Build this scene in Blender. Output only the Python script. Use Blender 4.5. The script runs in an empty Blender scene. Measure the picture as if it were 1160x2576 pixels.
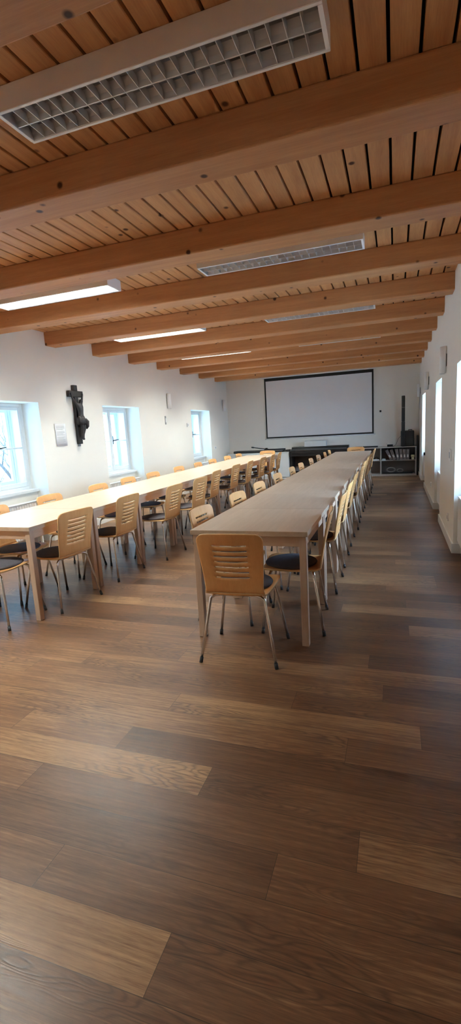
import bpy, bmesh, math, random
from mathutils import Vector, Matrix
random.seed(7)
S = bpy.context.scene
C = S.collection
PI = math.pi

# ------------------------------------------------------------------ mesh builder
class MB:
    def __init__(s):
        s.bm = bmesh.new(); s.mi = 0
    def _tag(s, faces):
        for f in faces: f.material_index = s.mi
    def box(s, a, b, bev=0.0, seg=2, M=None):
        x0, y0, z0 = [min(a[i], b[i]) for i in range(3)]
        x1, y1, z1 = [max(a[i], b[i]) for i in range(3)]
        vs = [s.bm.verts.new(p) for p in ((x0,y0,z0),(x1,y0,z0),(x1,y1,z0),(x0,y1,z0),(x0,y0,z1),(x1,y0,z1),(x1,y1,z1),(x0,y1,z1))]
        fs = [s.bm.faces.new([vs[i] for i in q]) for q in ((3,2,1,0),(4,5,6,7),(0,1,5,4),(1,2,6,5),(2,3,7,6),(3,0,4,7))]
        s._tag(fs)
        if M is not None:
            for v in vs: v.co = M @ v.co
        if bev > 0:
            ed = list({e for f in fs for e in f.edges})
            r = bmesh.ops.bevel(s.bm, geom=ed, offset=bev, segments=seg, affect='EDGES', profile=0.5)
            s._tag(r['faces'])
        return s
    def tube(s, pts, r, n=10, caps=True):
        pts = [Vector(p) for p in pts]
        rs = r if isinstance(r, (list, tuple)) else [r]*len(pts)
        rings = []; up = None
        for i, p in enumerate(pts):
            d = (pts[min(i+1, len(pts)-1)] - pts[max(i-1, 0)]).normalized()
            if up is None:
                up = Vector((0,0,1)) if abs(d.z) < .9 else Vector((1,0,0))
            sx = d.cross(up).normalized(); up = sx.cross(d).normalized()
            rings.append([s.bm.verts.new(p + (sx*math.cos(2*PI*k/n) + up*math.sin(2*PI*k/n))*rs[i]) for k in range(n)])
        fs = []
        for a, b in zip(rings, rings[1:]):
            for k in range(n):
                f = s.bm.faces.new((a[k], a[(k+1)%n], b[(k+1)%n], b[k])); f.smooth = True; fs.append(f)
        if caps:
            fs.append(s.bm.faces.new(rings[0][::-1])); fs.append(s.bm.faces.new(rings[-1]))
        s._tag(fs); return s
    def prism(s, poly, axis, a, b, smooth=False):
        """extrude a 2D polygon along axis 0/1/2 from a to b"""
        def p3(q, t):
            l = list(q); l.insert(axis, t); return l
        A = [s.bm.verts.new(p3(q, a)) for q in poly]; B = [s.bm.verts.new(p3(q, b)) for q in poly]
        n = len(poly); fs = [s.bm.faces.new(A), s.bm.faces.new(B[::-1])]
        for k in range(n):
            f = s.bm.faces.new((A[k], B[k], B[(k+1)%n], A[(k+1)%n])); f.smooth = smooth; fs.append(f)
        s._tag(fs); return s
    def lathe(s, prof, n=32, cx=0, cy=0, smooth=True):
        rings = []
        for r, z in prof:
            if r < 1e-6: rings.append([s.bm.verts.new((cx, cy, z))])
            else: rings.append([s.bm.verts.new((cx + r*math.cos(2*PI*k/n), cy + r*math.sin(2*PI*k/n), z)) for k in range(n)])
        fs = []
        for a, b in zip(rings, rings[1:]):
            for k in range(n):
                k2 = (k+1) % n
                if len(a) == 1 and len(b) == 1: continue
                if len(a) == 1: f = s.bm.faces.new((a[0], b[k2], b[k]))
                elif len(b) == 1: f = s.bm.faces.new((a[k], a[k2], b[0]))
                else: f = s.bm.faces.new((a[k], a[k2], b[k2], b[k]))
                f.smooth = smooth; fs.append(f)
        s._tag(fs); return s
    def quad(s, pts, smooth=False):
        f = s.bm.faces.new([s.bm.verts.new(p) for p in pts]); f.smooth = smooth; s._tag([f]); return f
    def build(s, name, mat, parent=None, recalc=True):
        if recalc: bmesh.ops.recalc_face_normals(s.bm, faces=s.bm.faces)
        me = bpy.data.meshes.new(name); s.bm.to_mesh(me); s.bm.free()
        for m in (mat if isinstance(mat, (list, tuple)) else [mat]): me.materials.append(m)
        o = bpy.data.objects.new(name, me); C.objects.link(o)
        if parent is not None: o.parent = parent
        return o

def tag(o, label, cat, group=None):
    o['label'] = label; o['category'] = cat
    if group: o['group'] = group
    return o
def struct(o):
    o['kind'] = 'structure'; return o
def thing(name, label, cat, loc=(0,0,0), rz=0.0, group=None):
    o = bpy.data.objects.new(name, None); C.objects.link(o)
    o.empty_display_size = .1
    o.location = loc; o.rotation_euler = (0, 0, rz)
    return tag(o, label, cat, group)
def kids(o): return [c for c in C.objects if c.parent == o]
def dup(root, loc, rz, label, group=None):
    def cp(o, par):
        c = o.copy(); C.objects.link(c)
        if par is not None: c.parent = par
        for ch in KID[o]: cp_map[ch.name] = cp(ch, c)
        return c
    cp_map = {}
    r = cp(root, None); r.location = loc; r.rotation_euler = (0, 0, rz); r['label'] = label
    if group: r['group'] = group
    return r
KID = {}
def index(root):
    KID[root] = kids(root)
    for k in KID[root]: index(k)

# ------------------------------------------------------------------ materials
def srgb(r, g, b):
    f = lambda c: (c/12.92 if c <= .04045 else ((c+.055)/1.055)**2.4)
    return (f(r/255), f(g/255), f(b/255), 1)
def mat(name, col, rough=.5, metal=0.0, noise=0.0, nscale=20, bump=0.0, bscale=200, spec=.5, coat=0):
    m = bpy.data.materials.new(name); m.use_nodes = True
    nt = m.node_tree; b = nt.nodes['Principled BSDF']
    b.inputs['Base Color'].default_value = col if len(col) == 4 else (*col, 1)
    b.inputs['Roughness'].default_value = rough; b.inputs['Metallic'].default_value = metal
    b.inputs['Specular IOR Level'].default_value = spec
    if coat: b.inputs['Coat Weight'].default_value = coat
    tc = nt.nodes.new('ShaderNodeTexCoord')
    if noise:
        n = nt.nodes.new('ShaderNodeTexNoise'); n.inputs['Scale'].default_value = nscale; n.inputs['Detail'].default_value = 4
        nt.links.new(tc.outputs['Object'], n.inputs['Vector'])
        mx = nt.nodes.new('ShaderNodeMix'); mx.data_type = 'RGBA'
        c = b.inputs['Base Color'].default_value[:]
        mx.inputs[6].default_value = tuple(max(0, v*(1-noise)) for v in c[:3]) + (1,)
        mx.inputs[7].default_value = tuple(min(1, v*(1+noise)) for v in c[:3]) + (1,)
        nt.links.new(n.outputs['Fac'], mx.inputs[0]); nt.links.new(mx.outputs[2], b.inputs['Base Color'])
    if bump:
        n = nt.nodes.new('ShaderNodeTexNoise'); n.inputs['Scale'].default_value = bscale; n.inputs['Detail'].default_value = 3
        nt.links.new(tc.outputs['Object'], n.inputs['Vector'])
        bp = nt.nodes.new('ShaderNodeBump'); bp.inputs['Strength'].default_value = bump; bp.inputs['Distance'].default_value = .002
        nt.links.new(n.outputs['Fac'], bp.inputs['Height']); nt.links.new(bp.outputs['Normal'], b.inputs['Normal'])
    return m

def wood(name, dark, light, stretch=(1, 12, 12), scale=3.0, rough=.5, knots=None, contrast=1.0, spec=.4, vary=.12, bump=.05):
    """pine / beech / oak: stretched noise grain in object space, optional knots, per-object variation"""
    m = bpy.data.materials.new(name); m.use_nodes = True
    nt = m.node_tree; N = nt.nodes; L = nt.links; b = N['Principled BSDF']
    b.inputs['Roughness'].default_value = rough; b.inputs['Specular IOR Level'].default_value = spec
    tc = N.new('ShaderNodeTexCoord'); oi = N.new('ShaderNodeObjectInfo')
    off = N.new('ShaderNodeVectorMath'); off.operation = 'SCALE'
    L.new(oi.outputs['Random'], off.inputs['Scale']); off.inputs[0].default_value = (37.1, 21.7, 11.3)
    add = N.new('ShaderNodeVectorMath'); add.operation = 'ADD'
    L.new(tc.outputs['Object'], add.inputs[0]); L.new(off.outputs[0], add.inputs[1])
    mp = N.new('ShaderNodeMapping'); mp.inputs['Scale'].default_value = stretch
    L.new(add.outputs[0], mp.inputs['Vector'])
    n1 = N.new('ShaderNodeTexNoise'); n1.inputs['Scale'].default_value = scale; n1.inputs['Detail'].default_value = 6; n1.inputs['Distortion'].default_value = .6
    L.new(mp.outputs[0], n1.inputs['Vector'])
    n2 = N.new('ShaderNodeTexNoise'); n2.inputs['Scale'].default_value = scale*9; n2.inputs['Detail'].default_value = 3
    L.new(mp.outputs[0], n2.inputs['Vector'])
    mixf = N.new('ShaderNodeMath'); mixf.operation = 'MULTIPLY_ADD'; mixf.inputs[1].default_value = .35
    L.new(n2.outputs['Fac'], mixf.inputs[0]); 
    sc = N.new('ShaderNodeMath'); sc.operation = 'MULTIPLY'; sc.inputs[1].default_value = .65
    L.new(n1.outputs['Fac'], sc.inputs[0]); L.new(sc.outputs[0], mixf.inputs[2])
    rp = N.new('ShaderNodeValToRGB'); rp.color_ramp.elements[0].position = .5-.22/contrast; rp.color_ramp.elements[1].position = .5+.22/contrast
    rp.color_ramp.elements[0].color = dark; rp.color_ramp.elements[1].color = light
    L.new(mixf.outputs[0], rp.inputs['Fac'])
    col = rp.outputs['Color']
    if knots:
        mk = N.new('ShaderNodeMapping'); mk.inputs['Scale'].default_value = knots[1]
        L.new(add.outputs[0], mk.inputs['Vector'])
        v = N.new('ShaderNodeTexVoronoi'); v.inputs['Scale'].default_value = knots[0]; v.inputs['Randomness'].default_value = 1
        L.new(mk.outputs[0], v.inputs['Vector'])
        kr = N.new('ShaderNodeValToRGB'); e = kr.color_ramp.elements
        e[0].position = knots[2]*.55; e[0].color = (1,1,1,1); e[1].position = knots[2]; e[1].color = (0,0,0,1)
        L.new(v.outputs['Distance'], kr.inputs['Fac'])
        mx = N.new('ShaderNodeMix'); mx.data_type = 'RGBA'; mx.inputs[7].default_value = knots[3]
        L.new(kr.outputs['Color'], mx.inputs[0]); L.new(col, mx.inputs[6]); col = mx.outputs[2]
    hs = N.new('ShaderNodeHueSaturation')
    mr = N.new('ShaderNodeMapRange'); mr.inputs['To Min'].default_value = 1-vary; mr.inputs['To Max'].default_value = 1+vary
    L.new(oi.outputs['Random'], mr.inputs['Value']); L.new(mr.outputs[0], hs.inputs['Value']); L.new(col, hs.inputs['Color'])
    L.new(hs.outputs[0], b.inputs['Base Color'])
    if bump:
        bp = N.new('ShaderNodeBump'); bp.inputs['Strength'].default_value = bump; bp.inputs['Distance'].default_value = .003
        L.new(mixf.outputs[0], bp.inputs['Height']); L.new(bp.outputs['Normal'], b.inputs['Normal'])
    return m

def emis(name, col, st):
    m = bpy.data.materials.new(name); m.use_nodes = True
    nt = m.node_tree; nt.nodes.remove(nt.nodes['Principled BSDF'])
    e = nt.nodes.new('ShaderNodeEmission'); e.inputs['Color'].default_value = (*col, 1); e.inputs['Strength'].default_value = st
    nt.links.new(e.outputs[0], nt.nodes['Material Output'].inputs['Surface'])
    return m

def floor_mat():
    m = bpy.data.materials.new('oak_plank_floor'); m.use_nodes = True
    nt = m.node_tree; N = nt.nodes; L = nt.links; b = N['Principled BSDF']
    uv = N.new('ShaderNodeUVMap'); uv.uv_map = 'plank'
    at = N.new('ShaderNodeAttribute'); at.attribute_name = 'tone'
    sd = N.new('ShaderNodeAttribute'); sd.attribute_name = 'seed'
    ln = N.new('ShaderNodeAttribute'); ln.attribute_name = 'plank_length'
    sx = N.new('ShaderNodeSeparateXYZ'); L.new(uv.outputs[0], sx.inputs[0])
    cb = N.new('ShaderNodeCombineXYZ'); L.new(sx.outputs[0], cb.inputs[0]); L.new(sx.outputs[1], cb.inputs[1]); L.new(sd.outputs['Fac'], cb.inputs[2])
    def mth(op, a, bb=None, c=None):
        n = N.new('ShaderNodeMath'); n.operation = op
        for i, v in enumerate((a, bb, c)):
            if v is None: continue
            if isinstance(v, (int, float)): n.inputs[i].default_value = v
            else: L.new(v, n.inputs[i])
        return n.outputs[0]
    # fine grain streaks
    m1 = N.new('ShaderNodeMapping'); m1.inputs['Scale'].default_value = (2.2, 55, 9); L.new(cb.outputs[0], m1.inputs[0])
    g = N.new('ShaderNodeTexNoise'); g.inputs['Scale'].default_value = 1.6; g.inputs['Detail'].default_value = 7; g.inputs['Distortion'].default_value = .4; L.new(m1.outputs[0], g.inputs['Vector'])
    # cathedral figure: distorted bands
    m2 = N.new('ShaderNodeMapping'); m2.inputs['Scale'].default_value = (1.3, 8, 7); L.new(cb.outputs[0], m2.inputs[0])
    c1 = N.new('ShaderNodeTexNoise'); c1.inputs['Scale'].default_value = 1.1; c1.inputs['Detail'].default_value = 2.5; L.new(m2.outputs[0], c1.inputs['Vector'])
    bands = mth('SINE', mth('MULTIPLY', c1.outputs['Fac'], 150))
    bands = mth('POWER', mth('MULTIPLY_ADD', bands, .5, .5), 2.5)
    # figure only in patches
    m3 = N.new('ShaderNodeMapping'); m3.inputs['Scale'].default_value = (1.0, 4, 3); L.new(cb.outputs[0], m3.inputs[0])
    p = N.new('ShaderNodeTexNoise'); p.inputs['Scale'].default_value = 1.2; p.inputs['Detail'].default_value = 1; L.new(m3.outputs[0], p.inputs['Vector'])
    pr = N.new('ShaderNodeMapRange'); pr.inputs['From Min'].default_value = .44; pr.inputs['From Max'].default_value = .60; L.new(p.outputs['Fac'], pr.inputs['Value'])
    dark = mth('MULTIPLY', mth('MULTIPLY', bands, pr.outputs[0]), .5)
    # broad mottling
    m4 = N.new('ShaderNodeMapping'); m4.inputs['Scale'].default_value = (.9, 3.2, 5); L.new(cb.outputs[0], m4.inputs[0])
    q = N.new('ShaderNodeTexNoise'); q.inputs['Scale'].default_value = 1.5; q.inputs['Detail'].default_value = 3; L.new(m4.outputs[0], q.inputs['Vector'])
    rp = N.new('ShaderNodeValToRGB'); e = rp.color_ramp.elements
    e[0].position = 0; e[0].color = FL[0]; e[1].position = 1; e[1].color = FL[2]
    mid = e.new(.5); mid.color = FL[1]
    t = mth('ADD', at.outputs['Fac'], mth('MULTIPLY_ADD', g.outputs['Fac'], .8, -.40))
    m5 = N.new('ShaderNodeMapping'); m5.inputs['Scale'].default_value = (14, 260, 9); L.new(cb.outputs[0], m5.inputs[0])
    po = N.new('ShaderNodeTexNoise'); po.inputs['Scale'].default_value = 1.5; po.inputs['Detail'].default_value = 3; L.new(m5.outputs[0], po.inputs['Vector'])
    t = mth('ADD', t, mth('MULTIPLY_ADD', po.outputs['Fac'], .5, -.25))
    t = mth('ADD', t, mth('MULTIPLY_ADD', q.outputs['Fac'], .55, -.275))
    L.new(t, rp.inputs['Fac'])
    mx = N.new('ShaderNodeMix'); mx.data_type = 'RGBA'; mx.blend_type = 'MIX'
    mx.inputs[7].default_value = FL[3]; L.new(dark, mx.inputs[0]); L.new(rp.outputs[0], mx.inputs[6])
    # plank joints
    ev = mth('MINIMUM', sx.outputs[1], mth('SUBTRACT', PW, sx.outputs[1]))
    eu = mth('MINIMUM', sx.outputs[0], mth('SUBTRACT', ln.outputs['Fac'], sx.outputs[0]))
    ed = mth('LESS_THAN', mth('MINIMUM', ev, eu), .0011)
    mj = N.new('ShaderNodeMix'); mj.data_type = 'RGBA'; mj.inputs[7].default_value = (.025, .014, .009, 1)
    L.new(mth('MULTIPLY', ed, .75), mj.inputs[0]); L.new(mx.outputs[2], mj.inputs[6])
    L.new(mj.outputs[2], b.inputs['Base Color'])
    L.new(mth('MULTIPLY_ADD', g.outputs['Fac'], .16, FL_R), b.inputs['Roughness'])
    b.inputs['Specular IOR Level'].default_value = .42
    bp = N.new('ShaderNodeBump'); bp.inputs['Strength'].default_value = .18; bp.inputs['Distance'].default_value = .0025
    hh = mth('SUBTRACT', mth('MULTIPLY', g.outputs['Fac'], .6), mth('ADD', mth('MULTIPLY', ed, 1.0), mth('MULTIPLY', dark, .8)))
    L.new(hh, bp.inputs['Height']); L.new(bp.outputs['Normal'], b.inputs['Normal'])
    return m

PW = .167
FL = [(.052, .021, .010, 1), (.175, .083, .040, 1), (.46, .27, .135, 1), (.022, .010, .007, 1)]
FL_R = .29

M = {}
M['wall'] = mat('white_plaster', (.86, .83, .77), .9, noise=.025, nscale=2.5, bump=.12, bscale=60, spec=.2)
M['pine_beam'] = wood('pine_beam', (.45, .195, .075, 1), (.64, .32, .135, 1), stretch=(.5, 9, 9), scale=2.2, rough=.55, knots=(5.2, (1, 1, 1), .125, (.07, .022, .008, 1)), vary=.05)
M['pine_plank'] = wood('pine_plank', (.50, .225, .088, 1), (.72, .39, .17, 1), stretch=(10, .6, 10), scale=2.2, rough=.55, knots=(5.6, (1, .9, 1), .13, (.09, .03, .01, 1)), vary=0)
M['gap'] = mat('dark_gap', (.012, .008, .006), .9)
M['beech_ply'] = wood('beech_plywood', (.68, .32, .11, 1), (.81, .45, .185, 1), stretch=(14, 14, 1.2), scale=2.5, rough=.42, contrast=.8, vary=.07, bump=.02)
M['beech_ply_seat'] = wood('beech_plywood_seat', (.68, .32, .11, 1), (.81, .45, .185, 1), stretch=(14, 1.2, 14), scale=2.5, rough=.42, contrast=.8, vary=.0, bump=.02)
M['ply_edge'] = mat('plywood_edge', (.62, .40, .19), .55, noise=.15, nscale=90)
M['table_top'] = wood('table_beech_top', (.45, .34, .25, 1), (.57, .45, .35, 1), stretch=(14, 1.2, 14), scale=2.2, rough=.36, contrast=.85, vary=.03, bump=.02)
M['table_leg'] = wood('table_beech_leg', (.45, .31, .225, 1), (.58, .425, .325, 1), stretch=(14, 14, 1.2), scale=2.2, rough=.5, contrast=.85, vary=.03, bump=.02)
M['table_apron'] = wood('table_beech_apron', (.45, .305, .215, 1), (.58, .415, .31, 1), stretch=(1.2, 1.2, 14), scale=2.2, rough=.5, contrast=.85, vary=.03, bump=.02)
M['chrome'] = mat('chromed_steel', (.74, .73, .72), .2, 1.0, noise=.05, nscale=30)
M['cap'] = mat('black_rubber', (.02, .02, .022), .6, noise=.1)
M['pad'] = mat('dark_wool_pad', (.085, .078, .094), .85, noise=.25, nscale=60, bump=.5, bscale=300, spec=.3)
M['white_metal'] = mat('white_enamel', (.86, .86, .87), .35, noise=.02)
M['alu'] = mat('bright_aluminium', (.62, .60, .60), .42, .7, noise=.03)
M['tube_off'] = mat('unlit_tube', (.75, .75, .73), .3, noise=.02)
M['paint'] = mat('white_gloss_paint', (.78, .79, .78), .35, noise=.03, nscale=8)
M['sill'] = mat('sill_paint', (.76, .77, .77), .3, noise=.03, nscale=8)
M['iron'] = mat('dark_iron', (.03, .028, .028), .4, .6, noise=.1)
M['bronze'] = mat('dark_bronze', (.028, .024, .025), .6, .15, noise=.3, nscale=40, bump=.4, bscale=80)
M['cross_wood'] = mat('black_stained_wood', (.022, .021, .021), .5, noise=.25, nscale=25, bump=.2, bscale=60)
M['paper'] = mat('white_paper', (.82, .83, .84), .8, noise=.02)
M['ink'] = mat('grey_print', (.52, .53, .55), .8, noise=.1)
M['screen'] = mat('projection_screen_cloth', (.80, .79, .80), .9, noise=.02, nscale=6)
M['black'] = mat('black_matte', (.012, .012, .013), .6, noise=.2)
M['piano'] = mat('black_piano_lacquer', (.016, .014, .014), .35, noise=.2, nscale=10)
M['piano_panel'] = mat('dark_grey_brown_panel', (.07, .06, .055), .6, noise=.15, nscale=10)
M['ivory'] = mat('piano_keys_white', (.75, .74, .70), .3, noise=.02)
M['plastic_black'] = mat('black_plastic', (.015, .015, .017), .45, noise=.15, nscale=30)
M['grille'] = mat('black_speaker_grille', (.018, .018, .02), .6, noise=.4, nscale=400, bump=.5, bscale=500)
M['melamine'] = mat('grey_melamine', (.42, .385, .37), .5, noise=.05, nscale=8)
M['melamine_in'] = mat('grey_melamine_back', (.20, .175, .165), .6, noise=.08, nscale=8)
M['light_grey'] = mat('light_grey_board', (.58, .60, .62), .5, noise=.04, nscale=8)
M['file_grey'] = mat('grey_file_card', (.20, .185, .19), .7, noise=.15, nscale=20)
M['cable_white'] = mat('pale_cable', (.55, .54, .52), .5, noise=.05)
M['tape'] = mat('pale_yellow_tape', (.75, .72, .48), .5, noise=.05)
M['plastic_white'] = mat('white_plastic', (.88, .88, .87), .4, noise=.02)
M['plastic_grey'] = mat('grey_plastic', (.33, .33, .33), .5, noise=.05)
M['bark'] = mat('dark_bark', (.05, .04, .035), .9, noise=.3, nscale=15, bump=.5, bscale=30)
M['snow'] = mat('pale_ground', (.55, .56, .58), .9, noise=.1, nscale=2)
M['facade'] = mat('pale_render', (.62, .63, .63), .9, noise=.05, nscale=2)
LAMP = 14.0
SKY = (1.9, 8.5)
M['tube_lit'] = emis('lit_tube', (.93, 1.0, .91), LAMP*5.2)
# glass: clear sheet with a weak mirror
g = bpy.data.materials.new('window_glass'); g.use_nodes = True
nt = g.node_tree; nt.nodes.remove(nt.nodes['Principled BSDF'])
tr = nt.nodes.new('ShaderNodeBsdfTransparent'); tr.inputs[0].default_value = (.95, .98, .98, 1)
gl = nt.nodes.new('ShaderNodeBsdfGlossy'); gl.inputs['Roughness'].default_value = .02
mx = nt.nodes.new('ShaderNodeMixShader'); mx.inputs[0].default_value = .06
nt.links.new(tr.outputs[0], mx.inputs[1]); nt.links.new(gl.outputs[0], mx.inputs[2]); nt.links.new(mx.outputs[0], nt.nodes['Material Output'].inputs['Surface'])
M['glass'] = g
M['floor'] = floor_mat()

# ------------------------------------------------------------------ the room
XL, XR = -4.596, .575          # crucifix wall / aisle wall
YF, YN = 13.25, -2.4           # far wall / wall behind the camera
ZC, ZB = 2.885, 2.706          # plank underside / beam underside
OPL = [(4.20, 5.415), (6.93, 8.14), (10.585, 11.80)]
OPR = [(3.95, 5.335), (7.00, 7.975), (10.63, 11.80)]
ZT, ZS = 1.93, .755            # head of the niches, top of the sills
ND, WT = .285, .62             # depth of the niche, thickness of the wall

# floor: planks run across the room
def build_floor():
    bm = bmesh.new()
    uvl = bm.loops.layers.uv.new('plank'); tn = bm.faces.layers.float.new('tone'); se = bm.faces.layers.float.new('seed'); pl = bm.faces.layers.float.new('plank_length')
    x0, x1 = XL-ND-.02, XR+ND+.02
    fixed = {  # row index k (y from .83+.167k): joints (x) and tones of the pieces between them, from the crucifix wall
        -1: ([-2.3, -.35], [.30, .40, .36]),
        0: ([-2.45, -.607], [.35, .72, .36]),
        1: ([-2.9, -1.108], [.35, .47, .40]),
        2: ([-2.0, -.372], [.45, .30, .42]),
        3: ([-1.48, -.115], [.42, .33, .58]),
        4: ([-2.3, -.736], [.50, .72, .34]),
        5: ([-1.83, -1.222], [.45, .56, .30]),
        6: ([-2.5, -.2], [.50, .55, .38]),
        7: ([-1.116, .112], [.55, .62, .30]),
        8: ([-2.2, -.5], [.62, .50, .40]),
        9: ([-1.9, -.058], [.58, .50, .28]),
        10: ([-1.30, .35], [.50, .56, .36]),
        14: ([-1.8, .09], [.45, .40, .75]),
    }
    rnd = random.Random(3)
    k0 = int((YN-.83)/PW)-1; k1 = int((YF-.83)/PW)+2
    for k in range(k0, k1):
        y0 = .83 + PW*k; y1 = y0 + PW
        if k in fixed: js, ts = fixed[k]
        else:
            js = []; x = x0 + rnd.uniform(.3, 2.0)
            while x < x1-.3: js.append(x); x += rnd.uniform(1.3, 2.2)
            ts = [min(.85, max(.15, rnd.gauss(.45, .14))) for _ in range(len(js)+1)]
        xs = [x0] + list(js) + [x1]
        for a, b, t in zip(xs, xs[1:], ts):
            vs = [bm.verts.new(p) for p in ((a,y0,0),(b,y0,0),(b,y1,0),(a,y1,0))]
            f = bm.faces.new(vs); f[tn] = t; f[se] = rnd.uniform(0, 50); f[pl] = b-a
            for l, u in zip(f.loops, ((0,0),(b-a,0),(b-a,PW),(0,PW))): l[uvl].uv = u
    # solid slab below
    me = bpy.data.meshes.new('floor'); bm.to_mesh(me); bm.free(); me.materials.append(M['floor'])
    o = bpy.data.objects.new('floor', me); C.objects.link(o); struct(o)
build_floor()

def wall_side(name, x, sgn, ops):
    """x = inner face, sgn = outward direction"""
    m = MB(); xo = x + sgn*WT; xn = x + sgn*ND
    edges = [YN-.3] + [v for o in ops for v in o] + [YF+.3]
    for a, b in zip(edges[0::2], edges[1::2]):
        m.box((x, a, 0), (xo, b, ZC+.25))
    for a, b in ops:
        m.box((x, a, ZT), (xo, b, ZC+.25))
        m.box((x+sgn*.20, a, 0), (xo, b, ZS-.042))
    return struct(m.build(name, M['wall']))
wall_side('wall_left', XL, -1, OPL)
wall_side('wall_right', XR, 1, OPR)
m = MB(); m.box((XL-.4, YF, 0), (XR+.4, YF+.3, ZC+.25)); struct(m.build('wall_back', M['wall']))
m = MB(); m.box((XL-.4, YN-.3, 0), (XR+.4, YN, ZC+.25)); struct(m.build('wall_front', M['wall']))

# skirting boards
def skirt(name, x, sgn, ops):
    m = MB(); h_ = .105; t = .016
    edges = [YN] + [v for o in ops for v in o] + [YF]
    for a, b in zip(edges[0::2], edges[1::2]):
        m.box((x, a-(t if a > YN else 0), 0), (x-sgn*t, b+(t if b < YF else 0), h_), .002, 1)
    for a, b in ops:
        xi = x+sgn*.20
        m.box((x-sgn*0, a-.0, 0), (xi, a+t, h_)); m.box((x-sgn*0, b-t, 0), (xi, b, h_))
        m.box((xi-sgn*t, a, 0), (xi, b, h_))
    return struct(m.build(name, M['paint']))
skirt('baseboard_left', XL, -1, OPL); skirt('baseboard_right', XR, 1, OPR)
m = MB(); m.box((XL, YF-.016, 0), (XR, YF, .105), .002, 1); struct(m.build('baseboard_back', M['paint']))

# ceiling: pine boards running along the room with open dark joints
m = MB(); m.mi = 1
m.box((XL-.3, YN-.2, ZC+.047), (XR+.3, YF+.2, ZC+.2))
m.mi = 0
x = -.03 + .124*6
pitch = .124
while x > XL-.2:
    a, b = x-pitch+.0072, x-.0072
    m.box((a, YN-.1, ZC), (b, YF+.1, ZC+.048), .003, 1)
    x -= pitch
ceil = struct(m.build('ceiling', [M['pine_plank'], M['gap']]))

# beams across the room
ordn = ['first', 'second', 'third', 'fourth', 'fifth', 'sixth', 'seventh', 'eighth', 'ninth', 'tenth', 'eleventh', 'twelfth']
BY0, BS, BW = 2.378, 1.106, .225
bm0 = None
beam_txt = {0: 'heavy pine ceiling beam directly over the camera, mostly out of view', 1: 'heavy pine ceiling beam just beyond the big unlit louvre light',
            10: 'last pine ceiling beam, just in front of the projection screen'}
for k in range(-4, 10):
    if k < -1: nm = 'pine ceiling beam out of view behind the camera'
    mm = MB(); mm.box((XL-.1, -BW/2, ZB), (XR+.1, BW/2, ZC+.002), .012, 3)
    o = mm.build('ceiling_beam', M['pine_beam']); o.location = (0, BY0+BS*k+BW/2, 0)
    struct(o)
    if k >= -1:
        lab = ('pine ceiling beam over the camera, first seen, crossing above the big unlit light' if k == -1 else
               'rounded pine ceiling beam, %s from the camera, spanning wall to wall' % ordn[k+1])
        if k == 9: lab = 'last pine ceiling beam before the wall with the projection screen'
        tag(o, lab, 'beam', 'pine ceiling beams')
    else:
        tag(o, 'pine ceiling beam behind the camera, out of the picture', 'beam', 'pine beams behind the camera')

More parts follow.
